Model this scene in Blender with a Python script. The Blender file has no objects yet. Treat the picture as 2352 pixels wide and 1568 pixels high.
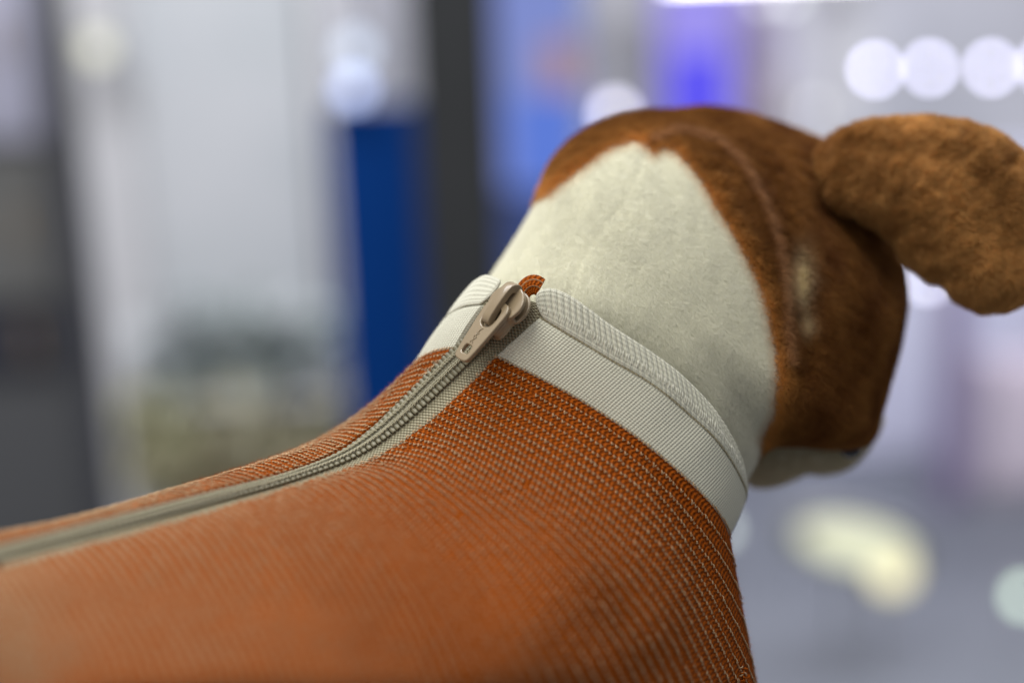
import bpy, math, random
import numpy as np
from mathutils import Matrix, Vector, Euler

rng = np.random.default_rng(7)
random.seed(7)
S = bpy.context.scene
C = S.collection
PI = math.pi

# ------------------------------------------------------------------ camera, world, lights, exposure
LENS, SENSOR, FOCUS = 40.0, 36.0, 0.2333
cam_d = bpy.data.cameras.new('camera')
cam = bpy.data.objects.new('camera', cam_d); C.objects.link(cam)
cam_d.lens = LENS; cam_d.sensor_width = SENSOR
cam_d.clip_start = 0.01; cam_d.clip_end = 100
cam.matrix_world = (Matrix.Translation((0, 0, 1.12)) @ Matrix.Rotation(math.radians(90 - 10), 4, 'X') @ Matrix.Rotation(math.radians(-2.2), 4, 'Z'))
cam_d.dof.use_dof = True
cam_d.dof.focus_distance = FOCUS
cam_d.dof.aperture_fstop = 3.0
S.camera = cam
CM = np.array(cam.matrix_world)
FPX = LENS / SENSOR * 2352.0
U = FOCUS / FPX                      # one unit of the modelling sheet, in metres

def P(a):
    """sheet units (x right, y down, depth behind the focal plane) -> metres in the world"""
    a = np.asarray(a, float)
    d = FOCUS + a[..., 2] * U
    v = np.stack([(a[..., 0] - 1176) / FPX * d, -(a[..., 1] - 784) / FPX * d, -d], -1)
    return v @ CM[:3, :3].T + CM[:3, 3]

def cdir(x, y, z):
    v = CM[:3, :3] @ np.array([x, y, z], float)
    return v / np.linalg.norm(v)

W = bpy.data.worlds.new('World'); S.world = W; W.use_nodes = True
W.node_tree.nodes['Background'].inputs[0].default_value = (0.84, 0.84, 0.86, 1)
W.node_tree.nodes['Background'].inputs[1].default_value = 0.29
S.view_settings.view_transform = 'Standard'; S.view_settings.look = 'None'
S.view_settings.exposure = 0.0; S.view_settings.gamma = 1.0
S.render.engine = 'CYCLES'
S.cycles.use_denoising = True
S.cycles.use_adaptive_sampling = False
S.cycles.max_bounces = 6
S.cycles.sample_clamp_indirect = 4
try: S.cycles_curves.shape = 'RIBBONS'
except Exception: pass

def area(name, cpos, size, power, col):
    """soft lamp panel: position relative to the toy in camera axes (m), aimed at the toy"""
    l = bpy.data.lights.new(name, 'AREA'); l.shape = 'RECTANGLE'; l.size, l.size_y = size
    l.energy = power; l.color = col
    o = bpy.data.objects.new(name, l); C.objects.link(o)
    tgt = P([1300, 1000, 150])
    pos = P([1300, 1000, 150]) + CM[:3, :3] @ np.array(cpos)
    o.location = pos
    o.rotation_euler = Vector(tgt - pos).to_track_quat('-Z', 'Y').to_euler()
    return o
area('ceiling_panel_light', (-0.55, 1.25, 0.5), (0.8, 0.6), 14.5, (1.0, 0.98, 0.90))
area('side_panel_light', (-1.0, 0.1, 0.8), (0.5, 0.5), 1.7, (1.0, 0.96, 0.88))
area('glint_light', (0.15, 1.0, 0.9), (0.05, 0.05), 1.6, (1.0, 0.98, 0.94))  # unseen small lamp, added for crisp glints on the slider
def hall(name, loc, size, power, col):  # unseen fill lamps, added to brighten the room behind
    l = bpy.data.lights.new(name, 'AREA'); l.shape = 'RECTANGLE'; l.size, l.size_y = size; l.energy = power; l.color = col
    o = bpy.data.objects.new(name, l); C.objects.link(o); o.location = loc
    o.rotation_euler = (math.radians(28), 0, 0)
    return o
hall('hall_fill_light', (-0.6, 1.0, 3.3), (2.6, 0.8), 72, (0.97, 0.97, 1.0))
hall('hall_fill_light', (2.0, 6.0, 3.3), (4.0, 0.8), 150, (0.92, 0.92, 1.0))
hall('hall_fill_light', (1.6, 2.2, 3.3), (2.6, 0.8), 72, (0.93, 0.94, 1.0))

# ------------------------------------------------------------------ helpers
def tag(o, label=None, cat=None, group=None, kind=None):
    if label: o['label'] = label
    if cat: o['category'] = cat
    if group: o['group'] = group
    if kind: o['kind'] = kind
    return o

def empty(name, loc, **k):
    o = bpy.data.objects.new(name, None); C.objects.link(o)
    o.location = loc; o.empty_display_size = 0.01
    return tag(o, **k)

def root_off(parent):
    off = np.zeros(3); p = parent
    while p is not None:
        off = off + np.array(p.location); p = p.parent
    return off

def mesh_obj(name, verts, faces, mat, parent=None, smooth=True, uv=None, kind=None):
    off = root_off(parent)
    me = bpy.data.meshes.new(name)
    v = np.asarray(verts, float).reshape(-1, 3) - off
    f = np.asarray(faces, np.int32)
    me.vertices.add(len(v)); me.vertices.foreach_set('co', v.astype(np.float32).ravel())
    nf, k = f.shape
    me.loops.add(nf * k); me.loops.foreach_set('vertex_index', f.ravel())
    me.polygons.add(nf); me.polygons.foreach_set('loop_start', np.arange(0, nf * k, k, dtype=np.int32))
    me.update(calc_edges=True)
    if smooth: me.polygons.foreach_set('use_smooth', np.ones(nf, bool))
    if uv is not None:
        l = me.uv_layers.new(name='UVMap')
        l.data.foreach_set('uv', np.asarray(uv, np.float32)[f.ravel()].ravel())
    me.validate()
    me.materials.append(mat)
    o = bpy.data.objects.new(name, me); C.objects.link(o)
    if parent: o.parent = parent
    if kind: o['kind'] = kind
    return o

def grid_faces(nr, nc, flip=False):
    i = np.arange(nr * nc).reshape(nr, nc)
    a, b, c, d = i[:-1, :-1], i[:-1, 1:], i[1:, 1:], i[1:, :-1]
    f = np.stack([a, b, c, d], -1).reshape(-1, 4)
    return f[:, ::-1] if flip else f

def cr(kn, vals, x):
    """non-uniform Catmull-Rom through vals at knots kn"""
    kn = np.asarray(kn, float); vals = np.asarray(vals, float); x = np.asarray(x, float)
    n = len(kn)
    h = np.diff(kn)
    sl = np.diff(vals, axis=0) / h.reshape((-1,) + (1,) * (vals.ndim - 1))
    m = np.empty_like(vals); m[0] = sl[0]; m[-1] = sl[-1]
    if n > 2:
        w = h.reshape((-1,) + (1,) * (vals.ndim - 1))
        m[1:-1] = (sl[:-1] * w[1:] + sl[1:] * w[:-1]) / (w[1:] + w[:-1])
    i = np.clip(np.searchsorted(kn, x, side='right') - 1, 0, n - 2)
    hh = h[i]; t = (x - kn[i]) / hh
    sh = (-1,) + (1,) * (vals.ndim - 1)
    t = t.reshape(sh); hh = hh.reshape(sh)
    return ((2*t**3 - 3*t**2 + 1) * vals[i] + (t**3 - 2*t**2 + t) * hh * m[i] + (-2*t**3 + 3*t**2) * vals[i+1] + (t**3 - t**2) * hh * m[i+1])

def resample(pts, n):
    p = np.asarray(pts, float)
    k = np.concatenate([[0], np.cumsum(np.linalg.norm(np.diff(p, axis=0), axis=1) ** 0.75)])
    d = cr(k, p, np.linspace(0, k[-1], 900))
    L = np.concatenate([[0], np.cumsum(np.linalg.norm(np.diff(d, axis=0), axis=1))])
    x = np.linspace(0, L[-1], n)
    return np.stack([np.interp(x, L, d[:, j]) for j in range(3)], -1)

def fnoise(p, freq, octs=3, seed=0):
    """smooth noise from rotated sines; p (...,3) in metres, freq cycles per metre"""
    r = np.random.default_rng(seed); out = 0; amp = 1; tot = 0
    for o in range(octs):
        for _ in range(5):
            d = r.normal(size=3); d /= np.linalg.norm(d)
            out = out + amp * np.sin((p @ d) * freq * 2 * PI * r.uniform(0.7, 1.3) + r.uniform(0, 6.28))
            tot += amp
        freq *= 2.1; amp *= 0.6
    return out / tot * 2.2

def unit(v): return v / np.maximum(np.linalg.norm(v, axis=-1, keepdims=True), 1e-12)

def tubes(paths, radius, sides=4, up=None):
    """paths (n, k, 3) -> verts, quads of n little tubes; radius scalar or (k,)"""
    paths = np.asarray(paths, float); n, k, _ = paths.shape
    t = unit(np.gradient(paths, axis=1))
    if up is None: up = np.tile(np.array([0.31, 0.52, 0.79]), (n, 1))
    up = np.broadcast_to(up[:, None, :], paths.shape)
    a = unit(np.cross(t, up)); b = np.cross(t, a)
    r = np.broadcast_to(np.asarray(radius, float), (k,))
    ang = np.arange(sides) / sides * 2 * PI
    v = paths[:, :, None, :] + r[None, :, None, None] * (np.cos(ang)[None, None, :, None] * a[:, :, None, :] + np.sin(ang)[None, None, :, None] * b[:, :, None, :])
    idx = np.arange(n * k * sides).reshape(n, k, sides)
    q = np.stack([idx[:, :-1, :], np.roll(idx, -1, 2)[:, :-1, :], np.roll(idx, -1, 2)[:, 1:, :], idx[:, 1:, :]], -1).reshape(-1, 4)
    return v.reshape(-1, 3), q

# ------------------------------------------------------------------ materials
def new_mat(name):
    m = bpy.data.materials.new(name); m.use_nodes = True
    return m, m.node_tree, m.node_tree.nodes['Principled BSDF']

def principled(name, col, rough=0.7, metal=0.0, spec=0.5, sheen=0.0, coat=0.0, noise=None, bump=None, sheen_col=None, coat_rough=0.15):
    m, nt, b = new_mat(name)
    b.inputs['Base Color'].default_value = (*col, 1)
    b.inputs['Roughness'].default_value = rough
    b.inputs['Metallic'].default_value = metal
    b.inputs['Specular IOR Level'].default_value = spec
    b.inputs['Sheen Weight'].default_value = sheen
    b.inputs['Sheen Roughness'].default_value = 0.5
    if sheen_col: b.inputs['Sheen Tint'].default_value = (*sheen_col, 1)
    b.inputs['Coat Weight'].default_value = coat
    b.inputs['Coat Roughness'].default_value = coat_rough
    tc = nt.nodes.new('ShaderNodeTexCoord')
    if noise:
        sc, amt, col2 = noise
        n = nt.nodes.new('ShaderNodeTexNoise'); n.inputs['Scale'].default_value = sc; n.inputs['Detail'].default_value = 5
        nt.links.new(tc.outputs['Object'], n.inputs['Vector'])
        r = nt.nodes.new('ShaderNodeValToRGB'); r.color_ramp.elements[0].position = 0.5 - amt; r.color_ramp.elements[1].position = 0.5 + amt
        r.color_ramp.elements[0].color = (*col, 1); r.color_ramp.elements[1].color = (*col2, 1)
        nt.links.new(n.outputs['Fac'], r.inputs['Fac']); nt.links.new(r.outputs['Color'], b.inputs['Base Color'])
    if bump:
        sc, st, dist = bump
        n = nt.nodes.new('ShaderNodeTexNoise'); n.inputs['Scale'].default_value = sc; n.inputs['Detail'].default_value = 4
        nt.links.new(tc.outputs['Object'], n.inputs['Vector'])
        bp = nt.nodes.new('ShaderNodeBump'); bp.inputs['Strength'].default_value = st; bp.inputs['Distance'].default_value = dist
        nt.links.new(n.outputs['Fac'], bp.inputs['Height']); nt.links.new(bp.outputs['Normal'], b.inputs['Normal'])
    return m

def math_node(nt, op, a, b=None):
    n = nt.nodes.new('ShaderNodeMath'); n.operation = op
    for i, x in enumerate((a, b)):
        if x is None: continue
        if isinstance(x, (int, float)): n.inputs[i].default_value = x
        else: nt.links.new(x, n.inputs[i])
    return n.outputs[0]

def knit_mat(name, col_lo, col_hi, kind, rough=0.95, sheen=0.25, sheen_col=(1, 0.8, 0.6), dist=0.0003):
    """yarn surface: UV is in stitches (u across a row, v row number)"""
    m, nt, b = new_mat(name)
    b.inputs['Roughness'].default_value = rough; b.inputs['Specular IOR Level'].default_value = 0.08
    b.inputs['Sheen Weight'].default_value = sheen; b.inputs['Sheen Roughness'].default_value = 0.45
    b.inputs['Sheen Tint'].default_value = (*sheen_col, 1)
    uv = nt.nodes.new('ShaderNodeUVMap'); sp = nt.nodes.new('ShaderNodeSeparateXYZ'); nt.links.new(uv.outputs[0], sp.inputs[0])
    u, v = sp.outputs[0], sp.outputs[1]
    tc = nt.nodes.new('ShaderNodeTexCoord')
    nz = nt.nodes.new('ShaderNodeTexNoise'); nz.inputs['Scale'].default_value = 2600; nz.inputs['Detail'].default_value = 3
    nt.links.new(tc.outputs['Object'], nz.inputs['Vector'])
    nz2 = nt.nodes.new('ShaderNodeTexNoise'); nz2.inputs['Scale'].default_value = 60; nz2.inputs['Detail'].default_value = 3
    nt.links.new(tc.outputs['Object'], nz2.inputs['Vector'])
    if kind == 'tuck':      # slanting loops inside each rib
        z = math_node(nt, 'PINGPONG', v, 0.5)
        ph = math_node(nt, 'ADD', math_node(nt, 'MULTIPLY', u, 2 * PI), math_node(nt, 'MULTIPLY', z, 7.0))
        h = math_node(nt, 'MULTIPLY', math_node(nt, 'ADD', math_node(nt, 'SINE', ph), 1.0), 0.5)
        ph2 = math_node(nt, 'MULTIPLY', v, 2 * PI * 3)
        h2 = math_node(nt, 'MULTIPLY', math_node(nt, 'ADD', math_node(nt, 'COSINE', ph2), 1.0), 0.25)
        h = math_node(nt, 'ADD', h, h2)
    elif kind == 'jersey':  # little v loops standing in columns
        z = math_node(nt, 'PINGPONG', u, 0.5)
        ph = math_node(nt, 'ADD', math_node(nt, 'MULTIPLY', v, 2 * PI), math_node(nt, 'MULTIPLY', z, 5.0))
        h = math_node(nt, 'MULTIPLY', math_node(nt, 'ADD', math_node(nt, 'SINE', ph), 1.0), 0.4)
        h = math_node(nt, 'ADD', h, math_node(nt, 'MULTIPLY', z, 1.6))
    elif kind == 'weave':   # plain weave of a tape
        a = math_node(nt, 'SINE', math_node(nt, 'MULTIPLY', u, 2 * PI)); c = math_node(nt, 'SINE', math_node(nt, 'MULTIPLY', v, 2 * PI))
        h = math_node(nt, 'ADD', math_node(nt, 'MULTIPLY', math_node(nt, 'MULTIPLY', a, c), 0.5), 0.5)
    ht = math_node(nt, 'ADD', h, math_node(nt, 'MULTIPLY', nz.outputs['Fac'], 0.5))
    bp = nt.nodes.new('ShaderNodeBump'); bp.inputs['Strength'].default_value = 0.9; bp.inputs['Distance'].default_value = dist
    nt.links.new(ht, bp.inputs['Height']); nt.links.new(bp.outputs['Normal'], b.inputs['Normal'])
    f = math_node(nt, 'ADD', math_node(nt, 'MULTIPLY', h, 0.6), math_node(nt, 'MULTIPLY', nz2.outputs['Fac'], 0.2))  # shade put into the colour: low parts of the loops darker
    r = nt.nodes.new('ShaderNodeValToRGB'); r.color_ramp.elements[0].position = 0.08; r.color_ramp.elements[1].position = 0.7
    r.color_ramp.elements[0].color = (*col_lo, 1); r.color_ramp.elements[1].color = (*col_hi, 1)
    nt.links.new(f, r.inputs['Fac']); nt.links.new(r.outputs['Color'], b.inputs['Base Color'])
    return m

M = {}
M['orange'] = knit_mat('orange_rib_knit', (0.135, 0.023, 0.001), (0.395, 0.086, 0.005), 'tuck', sheen=0.05, sheen_col=(1.0, 0.62, 0.35), dist=0.00035)
M['stitch'] = principled('ecru_yarn', (0.56, 0.40, 0.24), 0.85, sheen=0.04, spec=0.2, noise=(900, 0.2, (0.40, 0.25, 0.13)))
M['band'] = knit_mat('ivory_jersey', (0.58, 0.57, 0.46), (0.69, 0.685, 0.575), 'jersey', sheen=0.2, sheen_col=(1, 1, 1), dist=0.00008)
M['roll'] = knit_mat('ivory_hem', (0.57, 0.56, 0.45), (0.70, 0.695, 0.585), 'jersey', sheen=0.2, sheen_col=(1, 1, 1), dist=0.00008)
M['gloss_thread'] = principled('shiny_ivory_thread', (0.74, 0.73, 0.64), 0.35, sheen=0.2)
M['seam_thread'] = principled('tan_seam_thread', (0.42, 0.35, 0.20), 0.6)
M['tape'] = knit_mat('olive_tape', (0.17, 0.155, 0.095), (0.53, 0.49, 0.35), 'weave', rough=0.42, sheen=0.1, dist=0.00045)
M['coil'] = principled('olive_nylon', (0.165, 0.15, 0.095), 0.42, spec=0.4, noise=(300, 0.3, (0.23, 0.21, 0.14)))
M['chain'] = principled('olive_thread', (0.40, 0.37, 0.25), 0.55, sheen=0.2)
M['enamel'] = principled('taupe_enamel', (0.31, 0.238, 0.150), 0.36, spec=0.4, coat=0.45, coat_rough=0.08, noise=(240, 0.3, (0.28, 0.215, 0.132)), bump=(900, 0.12, 0.0001))
M['cream_cloth'] = principled('cream_plush_backing', (0.74, 0.73, 0.60), 0.95)
M['brown_cloth'] = principled('brown_plush_backing', (0.17, 0.062, 0.017), 0.95)
M['black_plastic'] = principled('black_plastic_eye', (0.01, 0.01, 0.012), 0.15)

def emit_mat(name, col, strength):
    m = bpy.data.materials.new(name); m.use_nodes = True; nt = m.node_tree; nt.nodes.clear()
    e = nt.nodes.new('ShaderNodeEmission'); e.inputs[0].default_value = (*col, 1); e.inputs[1].default_value = strength
    o = nt.nodes.new('ShaderNodeOutputMaterial'); nt.links.new(e.outputs[0], o.inputs[0])
    return m

def hair_mat(name, rough=0.55):
    m, nt, b = new_mat(name)
    a = nt.nodes.new('ShaderNodeAttribute'); a.attribute_name = 'tint'; a.attribute_type = 'GEOMETRY'
    nt.links.new(a.outputs['Color'], b.inputs['Base Color'])
    b.inputs['Roughness'].default_value = rough; b.inputs['Specular IOR Level'].default_value = 0.25
    tr = nt.nodes.new('ShaderNodeBsdfTranslucent'); nt.links.new(a.outputs['Color'], tr.inputs['Color'])
    mx = nt.nodes.new('ShaderNodeMixShader'); mx.inputs[0].default_value = 0.45
    nt.links.new(b.outputs[0], mx.inputs[1]); nt.links.new(tr.outputs[0], mx.inputs[2])
    nt.links.new(mx.outputs[0], nt.nodes['Material Output'].inputs['Surface'])
    return m
M['fur'] = hair_mat('plush_fibre')

def fur_obj(name, roots, normals, comb, length, radius, tint, parent, lean=0.6, curl=0.25, npt=4, seed=1, clump=0.35, mat=None):
    r = np.random.default_rng(seed)
    n = len(roots); off = root_off(parent)
    length = np.broadcast_to(length, (n,)) * r.uniform(0.7, 1.15, n)
    wob = np.stack([fnoise(roots, 260, 2, seed + 11 + j) for j in range(3)], -1)
    d0 = unit(normals + comb * lean + wob * clump + r.normal(size=(n, 3)) * curl)
    d1 = unit(d0 + comb * lean * 0.7 + wob * clump * 0.7 + r.normal(size=(n, 3)) * curl * 0.8)
    t = np.linspace(0, 1, npt)[None, :, None]
    pts = roots[:, None, :] + (d0[:, None, :] * (t - 0.5 * t * t) + d1[:, None, :] * 0.5 * t * t) * length[:, None, None] - off
    cu = bpy.data.hair_curves.new(name); cu.add_curves([npt] * n)
    cu.attributes['position'].data.foreach_set('vector', pts.astype(np.float32).ravel())
    rad = cu.attributes.get('radius') or cu.attributes.new('radius', 'FLOAT', 'POINT')
    rr = (radius * (1 - 0.75 * np.linspace(0, 1, npt)))[None, :].repeat(n, 0)
    rad.data.foreach_set('value', rr.astype(np.float32).ravel())
    ca = cu.attributes.new('tint', 'FLOAT_COLOR', 'CURVE')
    cc = np.concatenate([np.clip(tint, 0, 1), np.ones((n, 1))], 1)
    ca.data.foreach_set('color', cc.astype(np.float32).ravel())
    cu.materials.append(mat or M['fur'])
    o = bpy.data.objects.new(name, cu); C.objects.link(o); o.parent = parent
    o['kind'] = 'stuff'
    return o

# ================================================================== THE SWEATER
# rings of the garment on the modelling sheet, from the right zip edge round the flank, throat / belly and the far side to the left zip edge
R = {}
R[0] = [(1136,818,10),(1252,876,-12),(1357,935,-30),(1463,1006,-42),(1568,1093,-30),(1638,1164,8),(1672,1222,80),
        (1655,1250,170),(1560,1230,290),(1420,1170,370),(1230,1070,400),(1050,950,330),(955,880,220),(952,838,140),(1000,808,78),(1046,800,42)]
R[7] = [(1040,915,0),(1117,958,-45),(1215,1013,-85),(1314,1079,-115),(1412,1155,-130),(1501,1239,-125),(1560,1318,-105),(1609,1401,-75),(1653,1485,-45),(1692,1568,-10),
        (1745,1700,90),(1760,1830,220),(1600,1850,470),(1300,1600,600),(1050,1300,560),(890,1090,420),(838,975,270),(850,934,170),(892,912,105),(941,901,42)]
R[16.5] = [(896,1030,-30),(989,1052,-80),(1068,1101,-130),(1166,1175,-180),(1255,1254,-220),(1329,1337,-240),(1388,1421,-245),(1437,1495,-240),(1476,1568,-230),
        (1560,1750,-160),(1640,1950,0),(1600,2150,200),(1300,2100,500),(950,1750,650),(780,1350,560),(715,1150,410),(705,1060,270),(738,1008,170),(780,998,85),(822,1004,12)]
R[30] = [(700,1109,-110),(745,1120,-165),(820,1185,-250),(900,1290,-330),(965,1400,-375),(1010,1490,-395),(1045,1568,-400),
        (1120,1750,-360),(1180,2000,-200),(1150,2250,50),(900,2250,350),(620,1850,520),(480,1450,430),(445,1230,290),(480,1125,150),(572,1074,40),(622,1062,-20),(670,1080,-68)]
R[42] = [(500,1169,-230),(550,1198,-285),(620,1290,-370),(690,1400,-440),(735,1490,-480),(765,1568,-500),
        (840,1750,-470),(860,2050,-300),(760,2250,-50),(560,2150,200),(400,1750,300),(320,1350,150),(330,1205,10),(376,1132,-90),(425,1124,-150),(470,1130,-190)]
R[55] = [(250,1238,-390),(300,1288,-435),(370,1400,-520),(430,1500,-580),(460,1568,-600),
        (500,1750,-580),(520,1950,-500),(450,2200,-250),(300,2150,0),(150,1850,100),(60,1450,0),(65,1290,-120),(124,1206,-235),(176,1190,-290),(222,1193,-340)]
R[67] = [(0,1305,-520),(40,1350,-575),(90,1430,-640),(140,1520,-700),(160,1600,-720),
        (190,1700,-710),(210,1900,-650),(150,2150,-450),(20,2150,-200),(-100,1900,-50),(-200,1500,-130),(-195,1350,-250),(-140,1262,-370),(-85,1246,-430),(-35,1258,-470)]
def shifted(base, dx, dy, dzz, k):
    a = np.array(base, float); c = a.mean(0); return c + (a - c) * k + np.array([dx, dy, dzz])
R[85] = shifted(R[67], -280, 80, -120, 0.96)
R[100] = shifted(R[67], -500, 180, -200, 0.72)
R[106] = shifted(R[67], -560, 200, -210, 0.3)
NT = 700
def bulge(k, d, i0, i1):
    n_ = i1 - i0
    for i in range(i0, i1):
        w_ = math.sin(PI * min(1, (i - i0 + 1) / n_ * 1.0) * 0.5) if i < i1 - 2 else 0.6
        x_, y_, z_ = R[k][i]; R[k][i] = (x_, y_, z_ - d * w_)
bulge(7, 12, 1, 9); bulge(16.5, 62, 1, 10); bulge(30, 150, 1, 9); bulge(42, 200, 1, 8); bulge(55, 220, 1, 7); bulge(67, 190, 1, 7)
keys = sorted(R)
RS = np.array([resample(R[k], NT) for k in keys])

def surf_rings(s):
    return cr(keys, RS, np.atleast_1d(s))            # (len(s), NT, 3) sheet coords

garment = empty('plush_dog_sweater', P([1400, 1900, 150]),
                label='orange ribbed knit sweater with ivory collar and olive back zip on a plush dog', cat='sweater')

# --- knitted body
ROWS = 8
s_all = np.concatenate([np.arange(0, 40, 1 / ROWS), np.arange(40, 106.01, 0.25)])
sh = surf_rings(s_all)
# soft sags and folds of the cloth
wp = P(sh)
fold = fnoise(wp, 9, 2, 3)
sh[..., 2] += fold * 10 * np.clip(s_all / 14, 0, 1)[:, None]
sh[..., 2] += np.where(sh[..., 2] < 60, 1, 0) * (34 * np.exp(-((sh[..., 0] - 1430 - 0.3 * (sh[..., 1] - 1480)) / 62) ** 2 - ((sh[..., 1] - 1500) / 150) ** 2) - 26 * np.exp(-((sh[..., 0] - 1230) / 110) ** 2 - ((sh[..., 1] - 1420) / 150) ** 2))
wp = P(sh)
ctr = wp.mean(1, keepdims=True)
def normals_of(w, outward_from):
    du = np.gradient(w, axis=1); dv = np.gradient(w, axis=0)
    n = unit(np.cross(du, dv))
    sgn = np.sign(np.sum(n * (w - outward_from), -1, keepdims=True)); sgn[sgn == 0] = 1
    flip = np.sign(np.median(sgn))
    return n * flip, flip
def fix_poles(n, m=3):
    for k in range(m):
        n[k] = unit(n[m].mean(0)); n[-1 - k] = unit(n[-1 - m].mean(0))
    return n
nrm, flipN = normals_of(wp, ctr)
arc = np.concatenate([np.zeros((len(s_all), 1)), np.cumsum(np.linalg.norm(np.diff(wp, axis=1), axis=2), axis=1)], 1)
tot = arc[:, -1:]
PITCH_C = 12.6 * U                     # stitch width
from_edge = np.minimum(arc, tot - arc)
ridge = np.abs(np.sin(PI * s_all)) ** 0.8
ridge[s_all > 40] = 0.6
# rows are bumpy where a loop sits, and roll over at the zip edge
rowamp = 4.0 * U
uu = np.where(arc < tot / 2, arc, tot - arc) / PITCH_C
colw = 0.5 + 0.5 * np.cos(2 * PI * uu)
h = rowamp * (ridge[:, None] * (0.72 + 0.28 * colw)) + fnoise(wp, 700, 1, 5) * 0.5 * U
edge_drop = np.clip(1 - from_edge / (9 * U), 0, 1) ** 2 * 13 * U
pucker = (2.6 * np.sin(s_all * 1.15 + 1.3 * np.sin(s_all * 0.41)) * U)[:, None] * np.exp(-from_edge / (45 * U))
body_v = wp + nrm * (h - edge_drop + pucker)[..., None]
# hem strip tucked under at both zip edges
inner0 = body_v[:, :1] - nrm[:, :1] * 14 * U; inner1 = body_v[:, -1:] - nrm[:, -1:] * 14 * U
body_v = np.concatenate([inner0, body_v, inner1], 1)
uvu = np.concatenate([uu[:, :1], uu, uu[:, -1:]], 1)
uvv = np.repeat(s_all[:, None], NT + 2, 1)
mesh_obj('knit_body', body_v, grid_faces(len(s_all), NT + 2, flipN < 0), M['orange'], garment, uv=np.stack([uvu, uvv], -1).reshape(-1, 2))

# --- ecru stitches lying between the ribs
def frame_at(s, a, side):
    """world point, normal, ring tangent, row tangent at arc distance a (metres) from the right (0) or left (1) zip edge; s is an index into s_all"""
    pos = wp[s]; L = arc[s]
    x = a if side == 0 else L[-1] - a
    p = np.stack([np.interp(x, L, pos[:, j]) for j in range(3)], -1)
    n = unit(np.stack([np.interp(x, L, nrm[s][:, j]) for j in range(3)], -1))
    t = unit(np.stack([np.interp(x + 2 * U, L, pos[:, j]) for j in range(3)], -1) - np.stack([np.interp(x - 2 * U, L, pos[:, j]) for j in range(3)], -1))
    return p, n, t
paths, ups = [], []
for row in range(0, 80):
    si = row * ROWS if row < 40 else 40 * ROWS + (row - 40) * 4
    if si >= len(s_all): break
    for side, frac in ((0, 0.62), (1, 0.14)):
        nst = int(arc[si][-1] * frac / PITCH_C)
        if row > 40: step = 1
        a = (np.arange(nst) + 0.35) * PITCH_C + rng.normal(0, 0.7 * U, nst); a = a[rng.uniform(size=nst) > 0.003]; nst = len(a)
        p, n, t = frame_at(si, a, side)
        bt = unit(np.cross(n, t))
        k = 1.0 + rng.normal(0, 0.17, nst); p = p + bt * rng.normal(0, 0.6 * U, (nst, 1))
        # a small v of yarn
        prof = [(-4.1, 4.2, 0.2), (-2.4, 1.6, 3.3), (-0.1, -3.6, 3.7), (2.0, 0.4, 3.7), (3.9, 4.2, 0.2)]
        sg = 1 if side == 0 else -1
        off = 0.35
        pp = np.stack([p + (t * (x * U) * sg + bt * ((y + rng.normal(0, 0.4, nst)[:, None]) * U) + n * ((z + off + 0.6) * U)) * k[:, None] for x, y, z in prof], 1)
        paths.append(pp); ups.append(n)
paths = np.concatenate(paths); ups = np.concatenate(ups)
v, f = tubes(paths, np.array([0.9, 1.6, 1.95, 1.6, 0.9]) * U, 4, ups)
mesh_obj('ecru_stitch', v, f, M['stitch'], garment, kind='stuff')

# --- ivory band, seam and rolled hem
Wseam = [(1239,726,2),(1308,768,-20),(1357,797,-28),(1410,829,-35),(1480,869,-38),(1533,907,-35),(1586,953,-22),(1639,1002,-5),(1676,1051,25),(1703,1101,70),(1714,1135,120),
         (1695,1165,190),(1620,1130,310),(1450,1040,420),(1250,910,420),(1090,800,330),(1025,765,220),(1026,728,135),(1066,704,80),(1112,698,42)]
Wtop = [(1226,672,6),(1262,662,0),(1300,674,-8),(1338,698,-16),(1400,744,-24),(1500,810,-24),(1565,860,-14),(1625,921,6),(1676,996,48),(1703,1068,100),
        (1700,1110,170),(1610,1050,330),(1440,920,430),(1280,780,420),(1160,690,330),(1098,668,220),(1092,646,140),(1120,632,88),(1158,646,46)]
A0 = resample(R[0], 2200); A1 = resample(Wseam, 2200); A2 = resample(Wtop, 2200)
def blend(a, b, t, bow=0.0):
    return a * (1 - t) + b * t
nv = 26
vv = np.linspace(0, 1, nv)
tang = surf_rings(0)[0] - surf_rings(1.5)[0]
bs = np.array([blend(A0, A1, t) for t in vv])
# keep the throat full between the two rings
bw = P(bs)
bn, fl = normals_of(bw, bw.mean(1, keepdims=True))
barc = np.concatenate([np.zeros((nv, 1)), np.cumsum(np.linalg.norm(np.diff(bw, axis=1), axis=2), axis=1)], 1)
bfe = np.minimum(barc, barc[:, -1:] - barc)
rib = 7.6 * U
colu = barc[12] / rib
bh = (0.9 * np.abs(np.sin(PI * colu)) - 0.3)[None, :] * U * (np.sin(PI * np.clip(vv * 1.0, 0, 1)) ** 0.15)[:, None]
bh = bh + 6 * U * np.sin(PI * vv)[:, None] * 0.6
bh = bh - (np.clip(1 - bfe / (8 * U), 0, 1) ** 2) * 10 * U - (np.clip((vv - 0.93) / 0.07, 0, 1) ** 2 * 6 * U)[:, None] + 1.5 * U
bh[0] -= 3 * U
bv = bw + bn * bh[..., None]
bv = np.concatenate([bv[:, :1] - bn[:, :1] * 14 * U, bv, bv[:, -1:] - bn[:, -1:] * 14 * U], 1)
bu = np.concatenate([colu[:1], colu, colu[-1:]])
buv = np.stack([np.repeat(bu[None], nv, 0), np.repeat((vv * 20)[:, None], 2202, 1)], -1)
band = mesh_obj('collar_band', bv, grid_faces(nv, 2202, fl < 0), M['band'], garment, uv=buv.reshape(-1, 2))

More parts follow.
